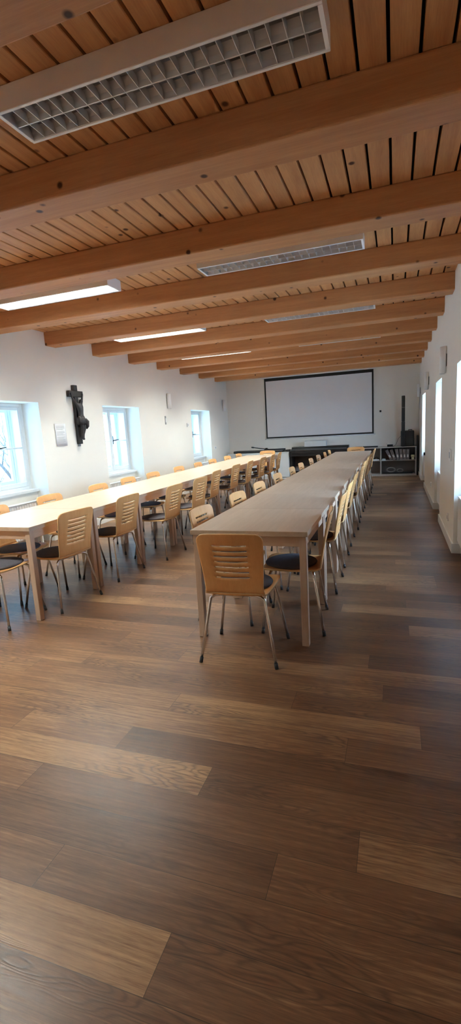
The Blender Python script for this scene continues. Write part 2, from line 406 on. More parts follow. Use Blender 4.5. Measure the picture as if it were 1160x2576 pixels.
# ------------------------------------------------------------------ windows
def sash(y0, y1, z0, z1, x, sgn, root, st=.045, th=.04, bar=True, pn='sash'):
    m = MB()
    m.box((x, y0, z0), (x+sgn*th, y0+st, z1), .004, 1); m.box((x, y1-st, z0), (x+sgn*th, y1, z1), .004, 1)
    m.box((x, y0+st-.002, z0), (x+sgn*th, y1-st+.002, z0+st*1.3), .004, 1); m.box((x, y0+st-.002, z1-st), (x+sgn*th, y1-st+.002, z1), .004, 1)
    if bar:
        zm = (z0+z1)/2 - .01
        m.box((x+sgn*.006, y0+st-.002, zm-.011), (x+sgn*(th-.006), y1-st+.002, zm+.011), .003, 1)
    o = m.build(pn, M['paint'], root)
    g = MB(); xm = x+sgn*th*.5
    g.box((xm-.002, y0+st-.004, z0+st*1.2), (xm+.002, y1-st+.004, z1-st+.004)); g.build('pane', M['glass'], o)
    return o
def window(n, a, b, x, sgn, seen=True):
    """box window: inner casement pair, outer casement pair, sill board"""
    root = MB(); f = .05
    xi = x + sgn*ND; xo = xi + sgn*.075
    z0, z1 = ZS, ZT
    root.box((xi, a, z0), (xo, a+f, z1), .003, 1); root.box((xi, b-f, z0), (xo, b, z1), .003, 1)
    root.box((xi, a+f, z1-.045), (xo, b-f, z1), .003, 1); root.box((xi, a+f, z0), (xo, b-f, z0+.04), .003, 1)
    # lining between the two sashes
    X2 = x + sgn*(WT-.14)
    root.box((xo, a+.005, z0), (X2, a+.03, z1)); root.box((xo, b-.03, z0), (X2, b-.005, z1))
    root.box((xo, a+.03, z1-.03), (X2, b-.03, z1-.004)); root.box((xo, a+.03, z0), (X2, b-.03, z0+.025))
    root.box((X2, a, z0), (X2+sgn*.06, a+.06, z1)); root.box((X2, b-.06, z0), (X2+sgn*.06, b, z1))
    root.box((X2, a+.06, z1-.06), (X2+sgn*.06, b-.06, z1)); root.box((X2, a+.06, z0), (X2+sgn*.06, b-.06, z0+.06))
    r = struct(root.build('window_%d' % n, M['paint']))
    c = (a+b)/2
    s1 = sash(a+f+.003, c-.003, z0+.043, z1-.048, xi-sgn*.004, sgn, r)
    s2 = sash(c+.003, b-f-.003, z0+.043, z1-.048, xi-sgn*.004, sgn, r)
    # astragal over the meeting stiles
    m = MB(); m.box((xi-sgn*.016, c-.022, z0+.043), (xi-sgn*.004, c+.022, z1-.048), .004, 1); m.build('cover_strip', M['paint'], r)
    # iron lever on the far casement
    m = MB(); hx = xi-sgn*.006; hy = c+.052 if sgn < 0 else c-.052
    m.box((hx, hy-.012, 1.27), (hx-sgn*.006, hy+.012, 1.42), .003, 1)
    m.tube([(hx, hy, 1.345), (hx-sgn*.045, hy, 1.345), (hx-sgn*.047, hy+.02, 1.345), (hx-sgn*.047, hy+.12, 1.352)], [.008, .007, .008, .006], 8)
    h_ = m.build('handle', M['iron'], s2); h_['label'] = 'dark iron lever handle'
    sash(a+.062, c-.002, z0+.062, z1-.062, X2+sgn*.01, sgn, r, st=.05, bar=False, pn='outer_sash')
    sash(c+.002, b-.062, z0+.062, z1-.062, X2+sgn*.01, sgn, r, st=.05, bar=False, pn='outer_sash')
    m = MB(); m.box((x+sgn*.165, a+.0, ZS-.042), (xi+sgn*.02, b, ZS), .006, 2); m.build('sill', M['sill'], r)
    return r
n = 1
for a, b in OPL: window(n, a, b, XL, -1); n += 1
for a, b in OPR: window(n, a, b, XR, 1); n += 1

WT_ = ['deep-set white casement window beside the paper notice', 'deep-set white casement window between the crucifix and the grey thermometer strip', 'deep-set white casement window of the crucifix wall, closest to the projection screen',
       'deep bright window niche of the aisle wall, closest to the camera', 'deep bright window niche in the middle of the aisle wall', 'deep bright window niche of the aisle wall, closest to the black speaker']
for q, lab in enumerate(WT_): tag(C.objects['window_%d' % (q+1)], lab, 'window')
for nm, lab, ct in (('floor', 'dark brown oak plank floor with boards running across the room', 'floor'), ('ceiling', 'pine board ceiling with open dark joints above the beams', 'ceiling'),
                    ('wall_left', 'white plaster wall with the crucifix and deep window niches', 'wall'), ('wall_right', 'white plaster wall beside the bare aisle with deep window niches', 'wall'),
                    ('wall_back', 'white far wall behind the projection screen', 'wall'), ('wall_front', 'plain white wall behind the camera', 'wall'),
                    ('baseboard_left', 'white skirting board along the crucifix wall', 'skirting'), ('baseboard_right', 'white skirting board along the aisle wall piers', 'skirting'), ('baseboard_back', 'white skirting board along the far wall', 'skirting')):
    tag(C.objects[nm], lab, ct)

# radiators below the sills on the crucifix wall
def radiator(y0, y1, x, sgn, label):
    t = thing('radiator', label, 'radiator', (x+sgn*.035, (y0+y1)/2, .0), 0, 'panel radiators in the window niches')
    w = (y1-y0)/2; q = -sgn      # q points into the room
    m = MB(); n_ = int(w*2/.045)
    m.box((-q*.075, -w, .13), (-q*.012, w, .60), .004, 1)
    for i in range(n_):
        yy = -w+.02+i*(2*w-.04)/(n_-1)
        m.box((-q*.0125, yy-.011, .14), (0, yy+.011, .59), .004, 1)
    m.build('panel', M['white_metal'], t)
    m = MB(); m.box((-q*.08, -w, .601), (q*.002, w, .612), .002, 1); m.build('top_grille', M['white_metal'], t)
    for s_ in (-1, 1):
        m = MB(); m.box((-q*.065, s_*(w-.1)-.012, 0), (-q*.03, s_*(w-.1)+.012, .2), .002, 1); m.build('bracket', M['white_metal'], t)
for (a, b), lab in zip(OPL, ['white panel radiator under the window beside the paper notice', 'white panel radiator under the window beyond the crucifix', 'white panel radiator under the last window of the crucifix wall']):
    radiator(a+.06, b-.06, XL, -1, lab)
for (a, b), lab in zip(OPR, ['white panel radiator in the aisle-wall niche closest to the camera', 'white panel radiator in the middle niche of the aisle wall', 'white panel radiator in the last niche of the aisle wall']):
    radiator(a+.04, b-.03, XR, 1, lab)

# ------------------------------------------------------------------ louvre lights
LW, LZ = .235, 2.79
def lamp(xc, yc, lit, label, L_=1.375):
    t = thing('ceiling_light', label, 'ceiling light', (xc, yc, ZC-.0005), 0, 'louvred fluorescent ceiling lights')
    z0 = LZ-ZC; z1 = 0.0; hl, hw = L_/2, LW/2; w = .016
    m = MB()
    m.box((-hl, -hw, z0), (hl, -hw+w, z1), .002, 1); m.box((-hl, hw-w, z0), (hl, hw, z1), .002, 1)
    m.box((-hl, -hw+w, z0), (-hl+w, hw-w, z1)); m.box((hl-w, -hw+w, z0), (hl, hw-w, z1))
    m.box((-hl+w, -hw+w, z1-.008), (hl-w, hw-w, z1))
    m.build('housing', M['white_metal'], t)
    # aluminium louvre: two rows of V cells
    m = MB(); n_ = 22; ih = hw-w; il = hl-w
    def wedge_y(y, ex0, ex1, tw):   # strip along x
        m.prism([(y-.0025, z0+.004), (y+.0025, z0+.004), (y+.010, z0+.022), (y+.027, z0+.044), (y-.027, z0+.044), (y-.010, z0+.022)], 0, ex0, ex1)
    wedge_y(0, -il, il, .007)
    for s in (-1, 1):   # sloping side mirrors
        m.prism([(s*ih, z0+.003), (s*(ih-.003), z0+.003), (s*(ih-.010), z0+.022), (s*(ih-.026), z0+.044), (s*ih, z0+.044)], 0, -il, il)
    for i in range(n_+1):
        xx = -il + 2*il*i/n_
        # cross blades taper upwards and dip towards the middle of each cell row
        a_ = [m.bm.verts.new((xx+q*w_, yy, zz)) for yy in (-ih+.002, ih-.002) for zz, w_ in ((z0+.004, .0012), (z0+.036, .0045)) for q in (-1, 1)]
        for q in ((0, 1, 5, 4), (2, 3, 7, 6), (0, 2, 6, 4), (1, 3, 7, 5), (0, 1, 3, 2), (4, 5, 7, 6)): m.bm.faces.new([a_[v_] for v_ in q])
    m.build('louvre', M['alu'], t)
    for s in (-1, 1):
        m = MB(); m.tube([(-il+.02, s*.052, z0+.052), (il-.02, s*.052, z0+.052)], .013, 10)
        tb = m.build('tube', M['tube_lit'] if lit else M['tube_off'], t)
    return t
LY = [1.965+2.212*k for k in range(5)]
lamp(-.92, LY[0], False, 'big unlit louvred fluorescent light, closest to the camera')
where = {1: 'second', 2: 'third', 3: 'fourth', 4: 'fifth'}
for k in range(1, 4):
    lamp(-.925, LY[k], False, 'unlit louvred fluorescent light, %s along the switched-off row over the aisle tables' % where[k])
ltxt = ['first', 'second', 'third']
lamp(-3.19, LY[0], True, 'glowing louvred fluorescent light overhead, out of the picture near the camera')
lamp(-3.19, LY[0]-2.212, True, 'unseen louvred fluorescent light behind the camera, added to brighten the near fronts')  # added unseen lit unit, raises the near faces turned to the camera
lamp(-3.19, LY[4], True, 'glowing louvred fluorescent light, last of the lit row before the far wall')
for k in range(1, 4):
    lamp(-3.19, LY[k], True, 'glowing louvred fluorescent light, %s from the camera in the lit row' % ltxt[k-1])

# ------------------------------------------------------------------ tables
TL = .835; TH = .767
def make_table():
    t = thing('table', 'x', 'table', (0,0,0), 0, 'square beech tables pushed into two rows')
    hw, hl = .397, TL/2-.0012; sl = .033
    m = MB(); m.box((-hw, -hl, TH-sl), (hw, hl, TH), .0025, 2); m.build('tabletop', M['table_top'], t)
    a0, a1 = TH-sl-.068, TH-sl; lg = .046; i_ = .012
    for s in (-1, 1):
        m = MB(); m.box((-hw+i_+lg, s*(hl-i_-.008), a0), (hw-i_-lg, s*(hl-i_-.030), a1), .002, 1); m.build('apron', M['table_apron'], t)
        m = MB(); m.box((s*(hw-i_-.008), -hl+i_+lg, a0), (s*(hw-i_-.030), hl-i_-lg, a1), .002, 1); m.build('apron', M['table_apron'], t)
    for sx in (-1, 1):
        for sy in (-1, 1):
            m = MB(); m.box((sx*(hw-i_), sy*(hl-i_), 0), (sx*(hw-i_-lg), sy*(hl-i_-lg), a1), .004, 2); m.build('leg', M['table_leg'], t)
    return t
tab = make_table(); index(tab)
TY = 2.854
rows = [(-.910, 'nearer the bare aisle'), (-3.053, 'beside the crucifix wall')]
first = True
for xr_, txt in rows:
    for k in range(10):
        lab = 'square beech table, %s from the camera in the row %s' % (ordn[k], txt)
        loc = (xr_, TY+TL*(k+.5), 0)
        if first: tab.location = loc; tab['label'] = lab; first = False
        else: dup(tab, loc, 0, lab)

# ------------------------------------------------------------------ chairs
def shell_profile():
    """(y, z) points from the top of the back to the front edge of the seat, as arc length samples"""
    P = [(-.262, .828), (-.252, .78), (-.240, .72), (-.228, .66), (-.217, .60), (-.209, .55), (-.203, .49)]
    # bend
    cx, cz, r = -.158, .483, .045
    for i in range(0, 9):
        a = PI + (PI/2)*i/8
        P.append((cx + r*math.cos(a), cz + r*math.sin(a)))
    P += [(-.10, .437), (-.03, .436), (.04, .440), (.10, .445), (.155, .448), (.188, .446), (.212, .438)]
    return P
def curve_at(P):
    d = [0]
    for a, b in zip(P, P[1:]): d.append(d[-1] + math.hypot(b[0]-a[0], b[1]-a[1]))
    def f(t):
        t = min(max(t, 0), d[-1])
        for i in range(len(P)-1):
            if t <= d[i+1] or i == len(P)-2:
                u = (t-d[i])/(d[i+1]-d[i]); return (P[i][0]+(P[i+1][0]-P[i][0])*u, P[i][1]+(P[i+1][1]-P[i][1])*u)
    return f, d[-1], d
def make_chair():
    t = thing('chair', 'x', 'chair', (0,0,0), 0, 'beech plywood chairs with slotted backs')
    P = shell_profile(); f, T, d = curve_at(P)
    t_split = d[10]                       # middle of the bend
    def halfw(tt):                        # half width along the arc
        if tt < d[6]: return .203 - (.203-.178)*(tt/d[6])
        if tt < d[16]: return .178 + (.196-.178)*((tt-d[6])/(d[16]-d[6]))
        return .196 + (.212-.196)*min(1, (tt-d[16])/(d[19]-d[16]))
    def vert(tt, x, back):
        y, z = f(tt)
        w = halfw(tt)
        if back: y += -.024*(1-(x/.2)**2)*max(0, 1-tt/d[8]) + .006
        return Vector((x, y, z))
    # backrest grid with seven slots
    slot_t = [.062 + .0345*i for i in range(7)]; sh = .0115; sw = .103
    ts = [0, .004, .012, .022, .034, .048]
    for s_ in slot_t: ts += [s_-sh/2, s_+sh/2]
    last = slot_t[-1]+sh/2
    ts += [last + (t_split-last)*i/7 for i in range(1, 8)]
    xs = [-1, -.96, -.88, -.78, -.66] + [None]*9 + [.66, .78, .88, .96, 1]
    bm = bmesh.new(); grid = []
    for tt in ts:
        w = halfw(tt); r = .045
        if tt < r: w = w - r + math.sqrt(max(0, r*r-(r-tt)**2))
        row = []
        for i, u in enumerate(xs):
            if u is None: x = -sw + 2*sw*(i-5)/8
            else:
                s_ = 1 if u > 0 else -1
                x = s_*(sw + (w-sw)*((abs(u)-.55)/.45)) if abs(u) < 1 else s_*w
            off = 0
            if slot_t[0]-.02 < tt < last+.02: off = .006*max(0, 1-(x/.14)**2)
            v = vert(tt+off, x, True)
            if tt < .05: v.z += .010*(1-(x/.2)**2)*(1-tt/.05)
            row.append(bm.verts.new(v))
        grid.append(row)
    for j in range(len(ts)-1):
        hole = any(abs(ts[j]-(s_-sh/2)) < 1e-6 for s_ in slot_t)
        for i in range(len(xs)-1):
            if hole and 5 <= i <= 12: continue
            fc = bm.faces.new((grid[j][i], grid[j][i+1], grid[j+1][i+1], grid[j+1][i])); fc.smooth = True
    def solid(bm, name, mats):
        bmesh.ops.recalc_face_normals(bm, faces=bm.faces)
        me = bpy.data.meshes.new(name); bm.to_mesh(me); bm.free()
        for q in mats: me.materials.append(q)
        o = bpy.data.objects.new(name, me); C.objects.link(o); o.parent = t
        so = o.modifiers.new('ply', 'SOLIDIFY'); so.thickness = .011; so.offset = 0; so.material_offset_rim = 1; so.use_even_offset = True
        return o
    solid(bm, 'backrest', [M['beech_ply'], M['ply_edge']])
    # seat
    bm = bmesh.new(); grid = []
    ts = [t_split + (T-t_split)*i/22 for i in range(23)]
    us = [-1+2*i/14 for i in range(15)]
    for tt in ts:
        w = halfw(tt); r = .075; e = T-tt
        if e < r: w = w - r + math.sqrt(max(0, r*r-(r-e)**2))
        row = []
        for u in us:
            v = vert(tt, u*w, tt < d[8])
            if tt > d[12]: v.z += .010*(abs(u)**2) - .004
            row.append(bm.verts.new(v))
        grid.append(row)
    for j in range(len(ts)-1):
        for i in range(len(us)-1):
            fc = bm.faces.new((grid[j][i], grid[j][i+1], grid[j+1][i+1], grid[j+1][i])); fc.smooth = True
    solid(bm, 'seat', [M['beech_ply_seat'], M['ply_edge']])
    # round upholstered pad
    m = MB()
    m.lathe([(0, .443), (.172, .443), (.182, .448), (.186, .455), (.182, .462), (.168, .468), (.11, .472), (0, .473)], 36)
    o = m.build('seat_pad', M['pad'], t); o.location = (0, .024, 0); o['label'] = 'dark fabric seat pad'
    # chromed frame
    m = MB(); zf = .424
    for s in (-1, 1): m.tube([(s*.085, -.130, zf), (s*.085, .145, zf)], .009, 8)
    m.tube([(-.085, .0, zf), (.085, .0, zf)], .009, 8)
    for y in (-.125, .14):
        m.box((-.03, y-.012, zf-.022), (.03, y+.012, zf+.004), .003, 1)
    m.build('seat_frame', M['chrome'], t)
    for sx in (-1, 1):
        for sy, fy, ty in ((-1, -.21, -.130), (1, .21, .142)):
            pts = [(sx*.02, ty, zf), (sx*.11, ty + sy*.004, zf), (sx*.145, ty+sy*.010, zf-.004)]
            k0 = Vector((sx*.170, ty+sy*.018, zf-.020)); k1 = Vector((sx*.238, fy, .012))
            pts += [tuple(k0), tuple(k0.lerp(k1, .06)), tuple(k0.lerp(k1, .5)), tuple(k1)]
            m = MB(); m.tube(pts, .0095, 10); lg = m.build('leg', M['chrome'], t)
            m = MB(); dv = (k1-k0).normalized(); m.tube([tuple(k1-dv*.022), tuple(Vector((sx*.240, fy+sy*.002, 0)))], .0118, 10)
            m.build('foot_cap', M['cap'], lg)
    return t
chair = make_chair(); index(chair)
used = [False]
rc = random.Random(11)
def place(x, y, rz, label):
    if not used[0]:
        chair.location = (x, y, 0); chair.rotation_euler = (0, 0, rz); chair['label'] = label; used[0] = True; return chair
    return dup(chair, (x, y, 0), rz, label)
R90 = PI/2
# facing +y is rz 0; facing -x is rz +90; facing +x is rz -90; facing -y is rz 180
place(-.912, 2.742, math.radians(2.5), 'plywood chair alone at the near end of the aisle tables, slotted back to camera')
place(-3.03, 2.86, math.radians(2), 'plywood chair at the near end of the crucifix-wall tables, half cut off')
place(-.885, 11.40, PI, 'plywood chair at the far end of the aisle tables, facing the camera')
place(-3.035, 11.38, PI, 'pale plywood chair at the far end of the crucifix-wall tables, facing the camera')
AIS = [3.27, 4.12, 4.88, 5.74, 6.62, 7.48, 8.28, 9.15, 10.02, 10.75]
for k, y in enumerate(AIS):
    place(-.685+rc.uniform(-.012, .012), y, R90+math.radians(rc.uniform(-2.5, 2.5)) + (math.radians(5) if k == 0 else 0), 'plywood chair along the bare aisle, back to the aisle, %s from the camera' % ordn[k])
GAPR = [3.36, 4.16, 4.95, 5.85, 6.72, 7.40, 8.35, 9.2, 10.05, 10.78]
for k, y in enumerate(GAPR):
    place(-1.145+(-.03 if k in (0,) else 0)+rc.uniform(-.012, .012), y, -R90+math.radians(rc.uniform(-3, 3)), 'plywood chair between the table rows, tucked under the aisle tables, %s from the camera' % ordn[k])
GAPL = [3.30, 4.11, 4.90, 5.64, 6.55, 7.55, 8.30, 9.22, 10.02, 10.72]
GXL = [-2.775, -2.775, -2.64, -2.62, -2.75, -2.77, -2.75, -2.75, -2.75, -2.76]
for k, y in enumerate(GAPL):
    place(GXL[k], y, R90+math.radians(rc.uniform(-4, 4)) + (math.radians(-6) if k == 0 else 0), 'plywood chair between the table rows, tucked under the crucifix-wall tables, %s from the camera' % ordn[k])
WAL = [3.38, 4.16, 5.06, 5.82, 6.52, 7.50, 8.32, 9.12, 10.05, 10.82]
for k, y in enumerate(WAL):
    place(-3.295+rc.uniform(-.012, .012), y, -R90+math.radians(rc.uniform(-3, 3)), 'plywood chair with its back to the crucifix wall, %s from the camera' % ordn[k])

# ------------------------------------------------------------------ crucifix
t = thing('crucifix', 'dark crucifix with a carved hanging figure on the white wall between windows', 'crucifix', (XL, 6.20, 1.33))
m = MB()
m.box((.004, -.045, 0), (.050, .045, .875), .004, 1)
m.box((.006, -.165, .70), (.054, .165, .79), .004, 1)
m.build('cross', M['cross_wood'], t)
m = MB(); m.box((.002, -.03, -.035), (.018, .03, 0.0), .002, 1)
o = m.build('wall_bracket', M['plastic_grey'], t)
# figure: one skinned surface
def skinned(name, verts, edges, radii, material, parent, root=0, sub=2):
    me = bpy.data.meshes.new(name); me.from_pydata(verts, edges, []); me.materials.append(material)
    o = bpy.data.objects.new(name, me); C.objects.link(o); o.parent = parent
    sk = o.modifiers.new('skin', 'SKIN'); sk.use_smooth_shade = True
    for i, d_ in enumerate(me.skin_vertices[0].data):
        d_.radius = (radii[i], radii[i]) if not isinstance(radii[i], tuple) else radii[i]; d_.use_root = (i == root)
    su = o.modifiers.new('sub', 'SUBSURF'); su.levels = sub; su.render_levels = sub
    return o
V = [(.105, 0, .375),        # 0 pelvis
     (.110, .005, .45), (.118, .005, .52), (.112, 0, .575),    # 1 belly 2 chest 3 upper chest
     (.128, .012, .605), (.150, .02, .635), (.148, .022, .665),           # 4 neck 5 head 6 crown
     (.098, .055, .59), (.075, .105, .66), (.066, .140, .735), (.064, .142, .76),  # 7-10 arm
     (.098, -.055, .59), (.075, -.105, .66), (.066, -.140, .735), (.064, -.142, .76),  # 11-14 arm
     (.120, .030, .345), (.165, .028, .25), (.115, .018, .14), (.125, .010, .085), (.150, .010, .06),   # 15-19 leg
     (.120, -.030, .345), (.172, -.022, .24), (.112, -.014, .14), (.122, -.008, .085), (.150, -.008, .058)]
E_ = [(0,1),(1,2),(2,3),(3,4),(4,5),(5,6),(3,7),(7,8),(8,9),(9,10),(3,11),(11,12),(12,13),(13,14),(0,15),(15,16),(16,17),(17,18),(18,19),(0,20),(20,21),(21,22),(22,23),(23,24)]
Rr = [.050, .043, .052, .045, .020, .034, .024, .024, .017, .012, .014, .024, .017, .012, .014, .038, .029, .021, .015, .011, .038, .029, .021, .015, .011]
V = [(.050+(x_-.05)*.62, y_, z_) for x_, y_, z_ in V]
fig = skinned('figure', V, E_, Rr, M['bronze'], t)
m = MB()
prof = []
for j, (z, rx, ry, cx) in enumerate([(.29, .062, .078, .128), (.335, .066, .080, .122), (.375, .062, .074, .112), (.405, .056, .066, .108)]):
    prof.append([m.bm.verts.new(((.05+(cx-.05)*.62)+rx*math.cos(2*PI*k/24)*(1+.07*math.sin(k*3.1+j)), ry*math.sin(2*PI*k/24)*(1+.06*math.cos(k*2.3)), z+.012*math.sin(k*1.7))) for k in range(24)])
for a, b in zip(prof, prof[1:]):
    for k in range(24):
        f_ = m.bm.faces.new((a[k], a[(k+1)%24], b[(k+1)%24], b[k])); f_.smooth = True
m.tube([(.12, .062, .37), (.145, .075, .33), (.140, .078, .26), (.125, .070, .22)], [.022, .03, .024, .008], 10)
lc = m.build('loincloth', M['bronze'], fig); lc.modifiers.new('s', 'SOLIDIFY').thickness = .006

# paper notice beside it
t = thing('paper_notice', 'printed white sheet of paper pinned to the wall beside the crucifix', 'notice', (XL+.002, 5.80, 1.48))
m = MB()
pts = [(.004+.010*((i/7)-.5)**2*4*.4, -.12+.24*i/7) for i in range(8)]
A = [m.bm.verts.new((x_, y_, -.16)) for x_, y_ in pts]; B_ = [m.bm.verts.new((x_*.8, y_, .16)) for x_, y_ in pts]
for i in range(7): m.bm.faces.new((A[i], A[i+1], B_[i+1], B_[i])).smooth = True
sh_ = m.build('sheet', M['paper'], t); so = sh_.modifiers.new('s', 'SOLIDIFY'); so.thickness = .0012
m = MB()
for i in range(17):
    if i in (4, 9, 13): continue
    z = .120-.0155*i; e_ = .088 if i % 4 != 3 else .05
    m.box((.0062, -.088, z), (.0072, e_, z+.006))
o = m.build('print', M['ink'], t); o['label'] = 'lines of small grey print'

# ------------------------------------------------------------------ wall lights, sockets, switches
def sconce(x, sgn, y, label, z=2.085, h_=.31):
    t = thing('wall_light', label, 'wall light', (x, y, z), 0, 'white half-round wall lights')
    m = MB(); n_ = 14
    arc = [(-sgn*(.018 + .058*math.sin(PI*i/n_)), -.062*math.cos(PI*i/n_)) for i in range(n_+1)]
    inner = [(p[0]-(-sgn)*.005, p[1]*.93) for p in arc][::-1]
    m.prism(arc+inner, 2, -h_/2, h_/2, True); m.build('shade', M['plastic_white'], t)
    m = MB(); m.box((0, -.04, -.07), (-sgn*.028, .04, .07), .003, 1); m.build('back_plate', M['plastic_grey'], t)
    m = MB(); m.tube([(-sgn*.042, 0, -.085), (-sgn*.042, 0, .085)], .016, 10); m.build('lamp_tube', M['tube_off'], t)
sconce(XL, -1, 9.40, 'slim white wall light above a grey strip, between two windows')
sconce(XL, -1, 12.87, 'slim white wall light close to the corner beyond the last window')
sconce(XR, 1, 6.42, 'white half-round wall light on the aisle wall, closest to the camera')
sconce(XR, 1, 9.62, 'white half-round wall light on the aisle wall, second from the camera')
sconce(XR, 1, 12.75, 'white half-round wall light on the aisle wall above the black speaker')
def plate(name, label, cat, x, sgn, y, z, w, h_, d_=.012, mt='plastic_white', knob=True, group=None):
    t = thing(name, label, cat, (x, y, z), 0, group)
    m = MB(); m.box((0, -w/2, -h_/2), (-sgn*d_, w/2, h_/2), .003, 2); m.build('plate', M[mt], t)
    if knob:
        m = MB(); m.box((-sgn*d_, -w*.25, -h_*.25), (-sgn*(d_+.004), w*.25, h_*.25), .0015, 1); m.build('insert', M['plastic_white' if mt != 'plastic_white' else 'light_grey'], t)
plate('thermometer', 'narrow grey strip thermometer on the wall below a white wall light', 'thermometer', XL, -1, 9.21, 1.685, .045, .175, .014, 'plastic_grey')
plate('thermostat', 'small white thermostat on the wall beside the last window', 'thermostat', XL, -1, 10.33, 1.575, .08, .08, .02)
plate('wall_socket', 'white double wall socket low beyond the last window', 'socket', XL, -1, 12.06, .955, .15, .085, .014)
plate('light_switch', 'white double switch on the aisle wall between the two nearer niches', 'switch', XR, 1, 5.70, 1.005, .15, .13, .016)
plate('wall_socket', 'white socket just above the skirting by the near aisle-wall niche', 'socket', XR, 1, 5.83, .29, .08, .08, .014)
plate('wall_socket', 'white socket low on the pier between the far aisle-wall niches', 'socket', XR, 1, 8.6, .31, .08, .08, .014)
plate('cable_hook', 'small black hook on the aisle wall below the farthest niche', 'hook', XR, 1, 10.50, .70, .05, .06, .03, 'plastic_black', False)

# ------------------------------------------------------------------ far wall: screen
t = thing('projection_screen', 'large pull-down projection screen with black border on the far wall', 'projection screen', (-2.0, YF-.005, 0))
m = MB(); m.box((-1.46, -.022, 1.095), (1.46, -.014, 2.74), .0); m.build('border', M['black'], t)
m = MB(); m.box((-1.42, -.0245, 1.135), (1.42, -.0215, 2.665)); o = m.build('cloth', M['screen'], t); o['label'] = 'blank pale grey cloth'
m = MB(); m.tube([(-1.5, -.02, 1.082), (1.5, -.02, 1.082)], .013, 12); m.build('bottom_bar', M['white_metal'], t)
m = MB(); m.box((-1.52, -.085, 2.745), (1.52, 0, 2.835), .01, 2); m.build('case', M['white_metal'], t)
t = thing('wall_sensor', 'tiny black sensor with a white cable stub beside the screen', 'sensor', (-.37, YF, 1.64))
m = MB(); m.box((-.022, -.03, -.005), (.022, 0, .045), .004, 1); m.build('body', M['plastic_black'], t)
m = MB(); m.box((.012, -.012, -.11), (.030, 0, -.005), .002, 1); m.build('cable_stub', M['plastic_white'], t)

# ------------------------------------------------------------------ shelf units
def shelf(x0, x1, ys, y1, ztop, divs, name, label, mats, mids=True):
    t = thing(name, label, 'shelf', ((x0+x1)/2, (ys+y1)/2, 0))
    xc, yc = (x0+x1)/2, (ys+y1)/2; th = .028
    a, b, c_, d_ = x0-xc, x1-xc, ys-yc, y1-yc
    m = MB(); m.box((a, c_, ztop-th), (b, d_, ztop), .002, 1); m.build('top_board', mats[0], t)
    m = MB(); m.box((a, c_, .0), (b, d_, .05), .002, 1); m.build('bottom_board', mats[0], t)
    for s, xx in ((1, a), (-1, b)):
        m = MB(); m.box((xx, c_, .05), (xx+s*th, d_, ztop-th), .002, 1); m.build('side_panel', mats[0], t)
    for q in divs:
        m = MB(); m.box((q-xc-th/2, c_+.002, .05), (q-xc+th/2, d_-.012, ztop-th), .002, 1); m.build('divider', mats[0], t)
    m = MB(); m.box((a+th, d_-.012, .05), (b-th, d_-.002, ztop-th)); m.build('back_panel', mats[1], t)
    if mids:
        xs = [a+th] + [v for q in divs for v in (q-xc-th/2, q-xc+th/2)] + [b-th]
        for p, q in zip(xs[0::2], xs[1::2]):
            m = MB(); m.box((p, c_+.006, .385), (q, d_-.012, .405), .002, 1); m.build('shelf_board', mats[0], t)
    return t
SY0, SY1 = 12.86, 13.225
shelf(-1.15, .505, SY0, SY1, .745, [-.355], 'shelf_unit', 'low grey open shelf unit under the black column speaker', (M['melamine'], M['melamine_in']))
t = shelf(-4.48, -2.72, 12.72, SY1, .725, [-3.6], 'cabinet', 'low pale grey cabinet with doors beside the piano, behind the far chairs', (M['light_grey'], M['melamine_in']), mids=False)
t['category'] = 'cabinet'
for q in (-1, 1):
    for e in (0, 1):
        x0 = -.876+.438*((q+1)+e); m = MB(); m.box((x0+.002, -.2705, .052), (x0+.434, -.2535, .696), .002, 1); d_ = m.build('door', M['light_grey'], t)
        m = MB(); hx = x0+(.40 if e == 0 else .035); m.tube([(hx, -.271, .50), (hx, -.287, .505), (hx, -.287, .585), (hx, -.271, .59)], .004, 6); m.build('handle', M['chrome'], d_)

# speaker
t = thing('column_speaker', 'black column loudspeaker standing on its bass box on the grey shelf', 'speaker', (.285, 13.03, .745))
m = MB(); m.box((-.155, -.155, 0), (.160, .16, .385), .018, 3); sb = m.build('bass_box', M['grille'], t)
m = MB(); m.tube([(.03, 0, .385), (.03, 0, .405), (.11, 0, .405), (.11, 0, .385)], .009, 8); m.build('carry_handle', M['plastic_black'], sb)
m = MB(); m.box((-.142, -.225, 0), (-.058, -.156, .62), .012, 3); m.build('lower_column', M['plastic_black'], t)
m = MB(); m.box((-.140, -.222, .621), (-.060, -.158, 1.25), .012, 3); up_ = m.build('upper_column', M['grille'], t)
m = MB(); m.box((-.142, -.224, .96), (-.058, -.157, .968), .001, 1); m.build('joint_strip', M['plastic_grey'], up_)
# cables of the speaker
def cable(label, pts, r, mt, name='cable', cat='cable'):
    m = MB(); 
    # Catmull-Rom
    P = [Vector(p) for p in pts]; out = []
    for i in range(len(P)-1):
        p0, p1, p2, p3 = P[max(i-1, 0)], P[i], P[i+1], P[min(i+2, len(P)-1)]
        for k in range(8):
            u = k/8; out.append(.5*((2*p1)+(-p0+p2)*u+(2*p0-5*p1+4*p2-p3)*u*u+(-p0+3*p1-3*p2+p3)*u**3))
    out.append(P[-1])
    m.tube(out, r, 6); return tag(m.build(name, M[mt], None), label, cat)
cable('thin black cable drooping from the bass box down to a small black box', [(.13, 13.03, 1.0), (.07, 13.04, .93), (.02, 13.04, .80), (-.03, 13.03, .757), (-.06, 13.02, .752)], .004, 'plastic_black')
t = thing('power_adapter', 'small black box lying on the grey shelf beside the speaker', 'box', (-.13, 13.0, .745))
m = MB(); m.box((-.07, -.05, 0), (.07, .05, .055), .006, 2); m.build('body', M['plastic_black'], t)
m = MB(); m.box((-.08, -.02, .055), (-.072, .02, .085), .001, 1); m.build('clip', M['plastic_grey'], t)
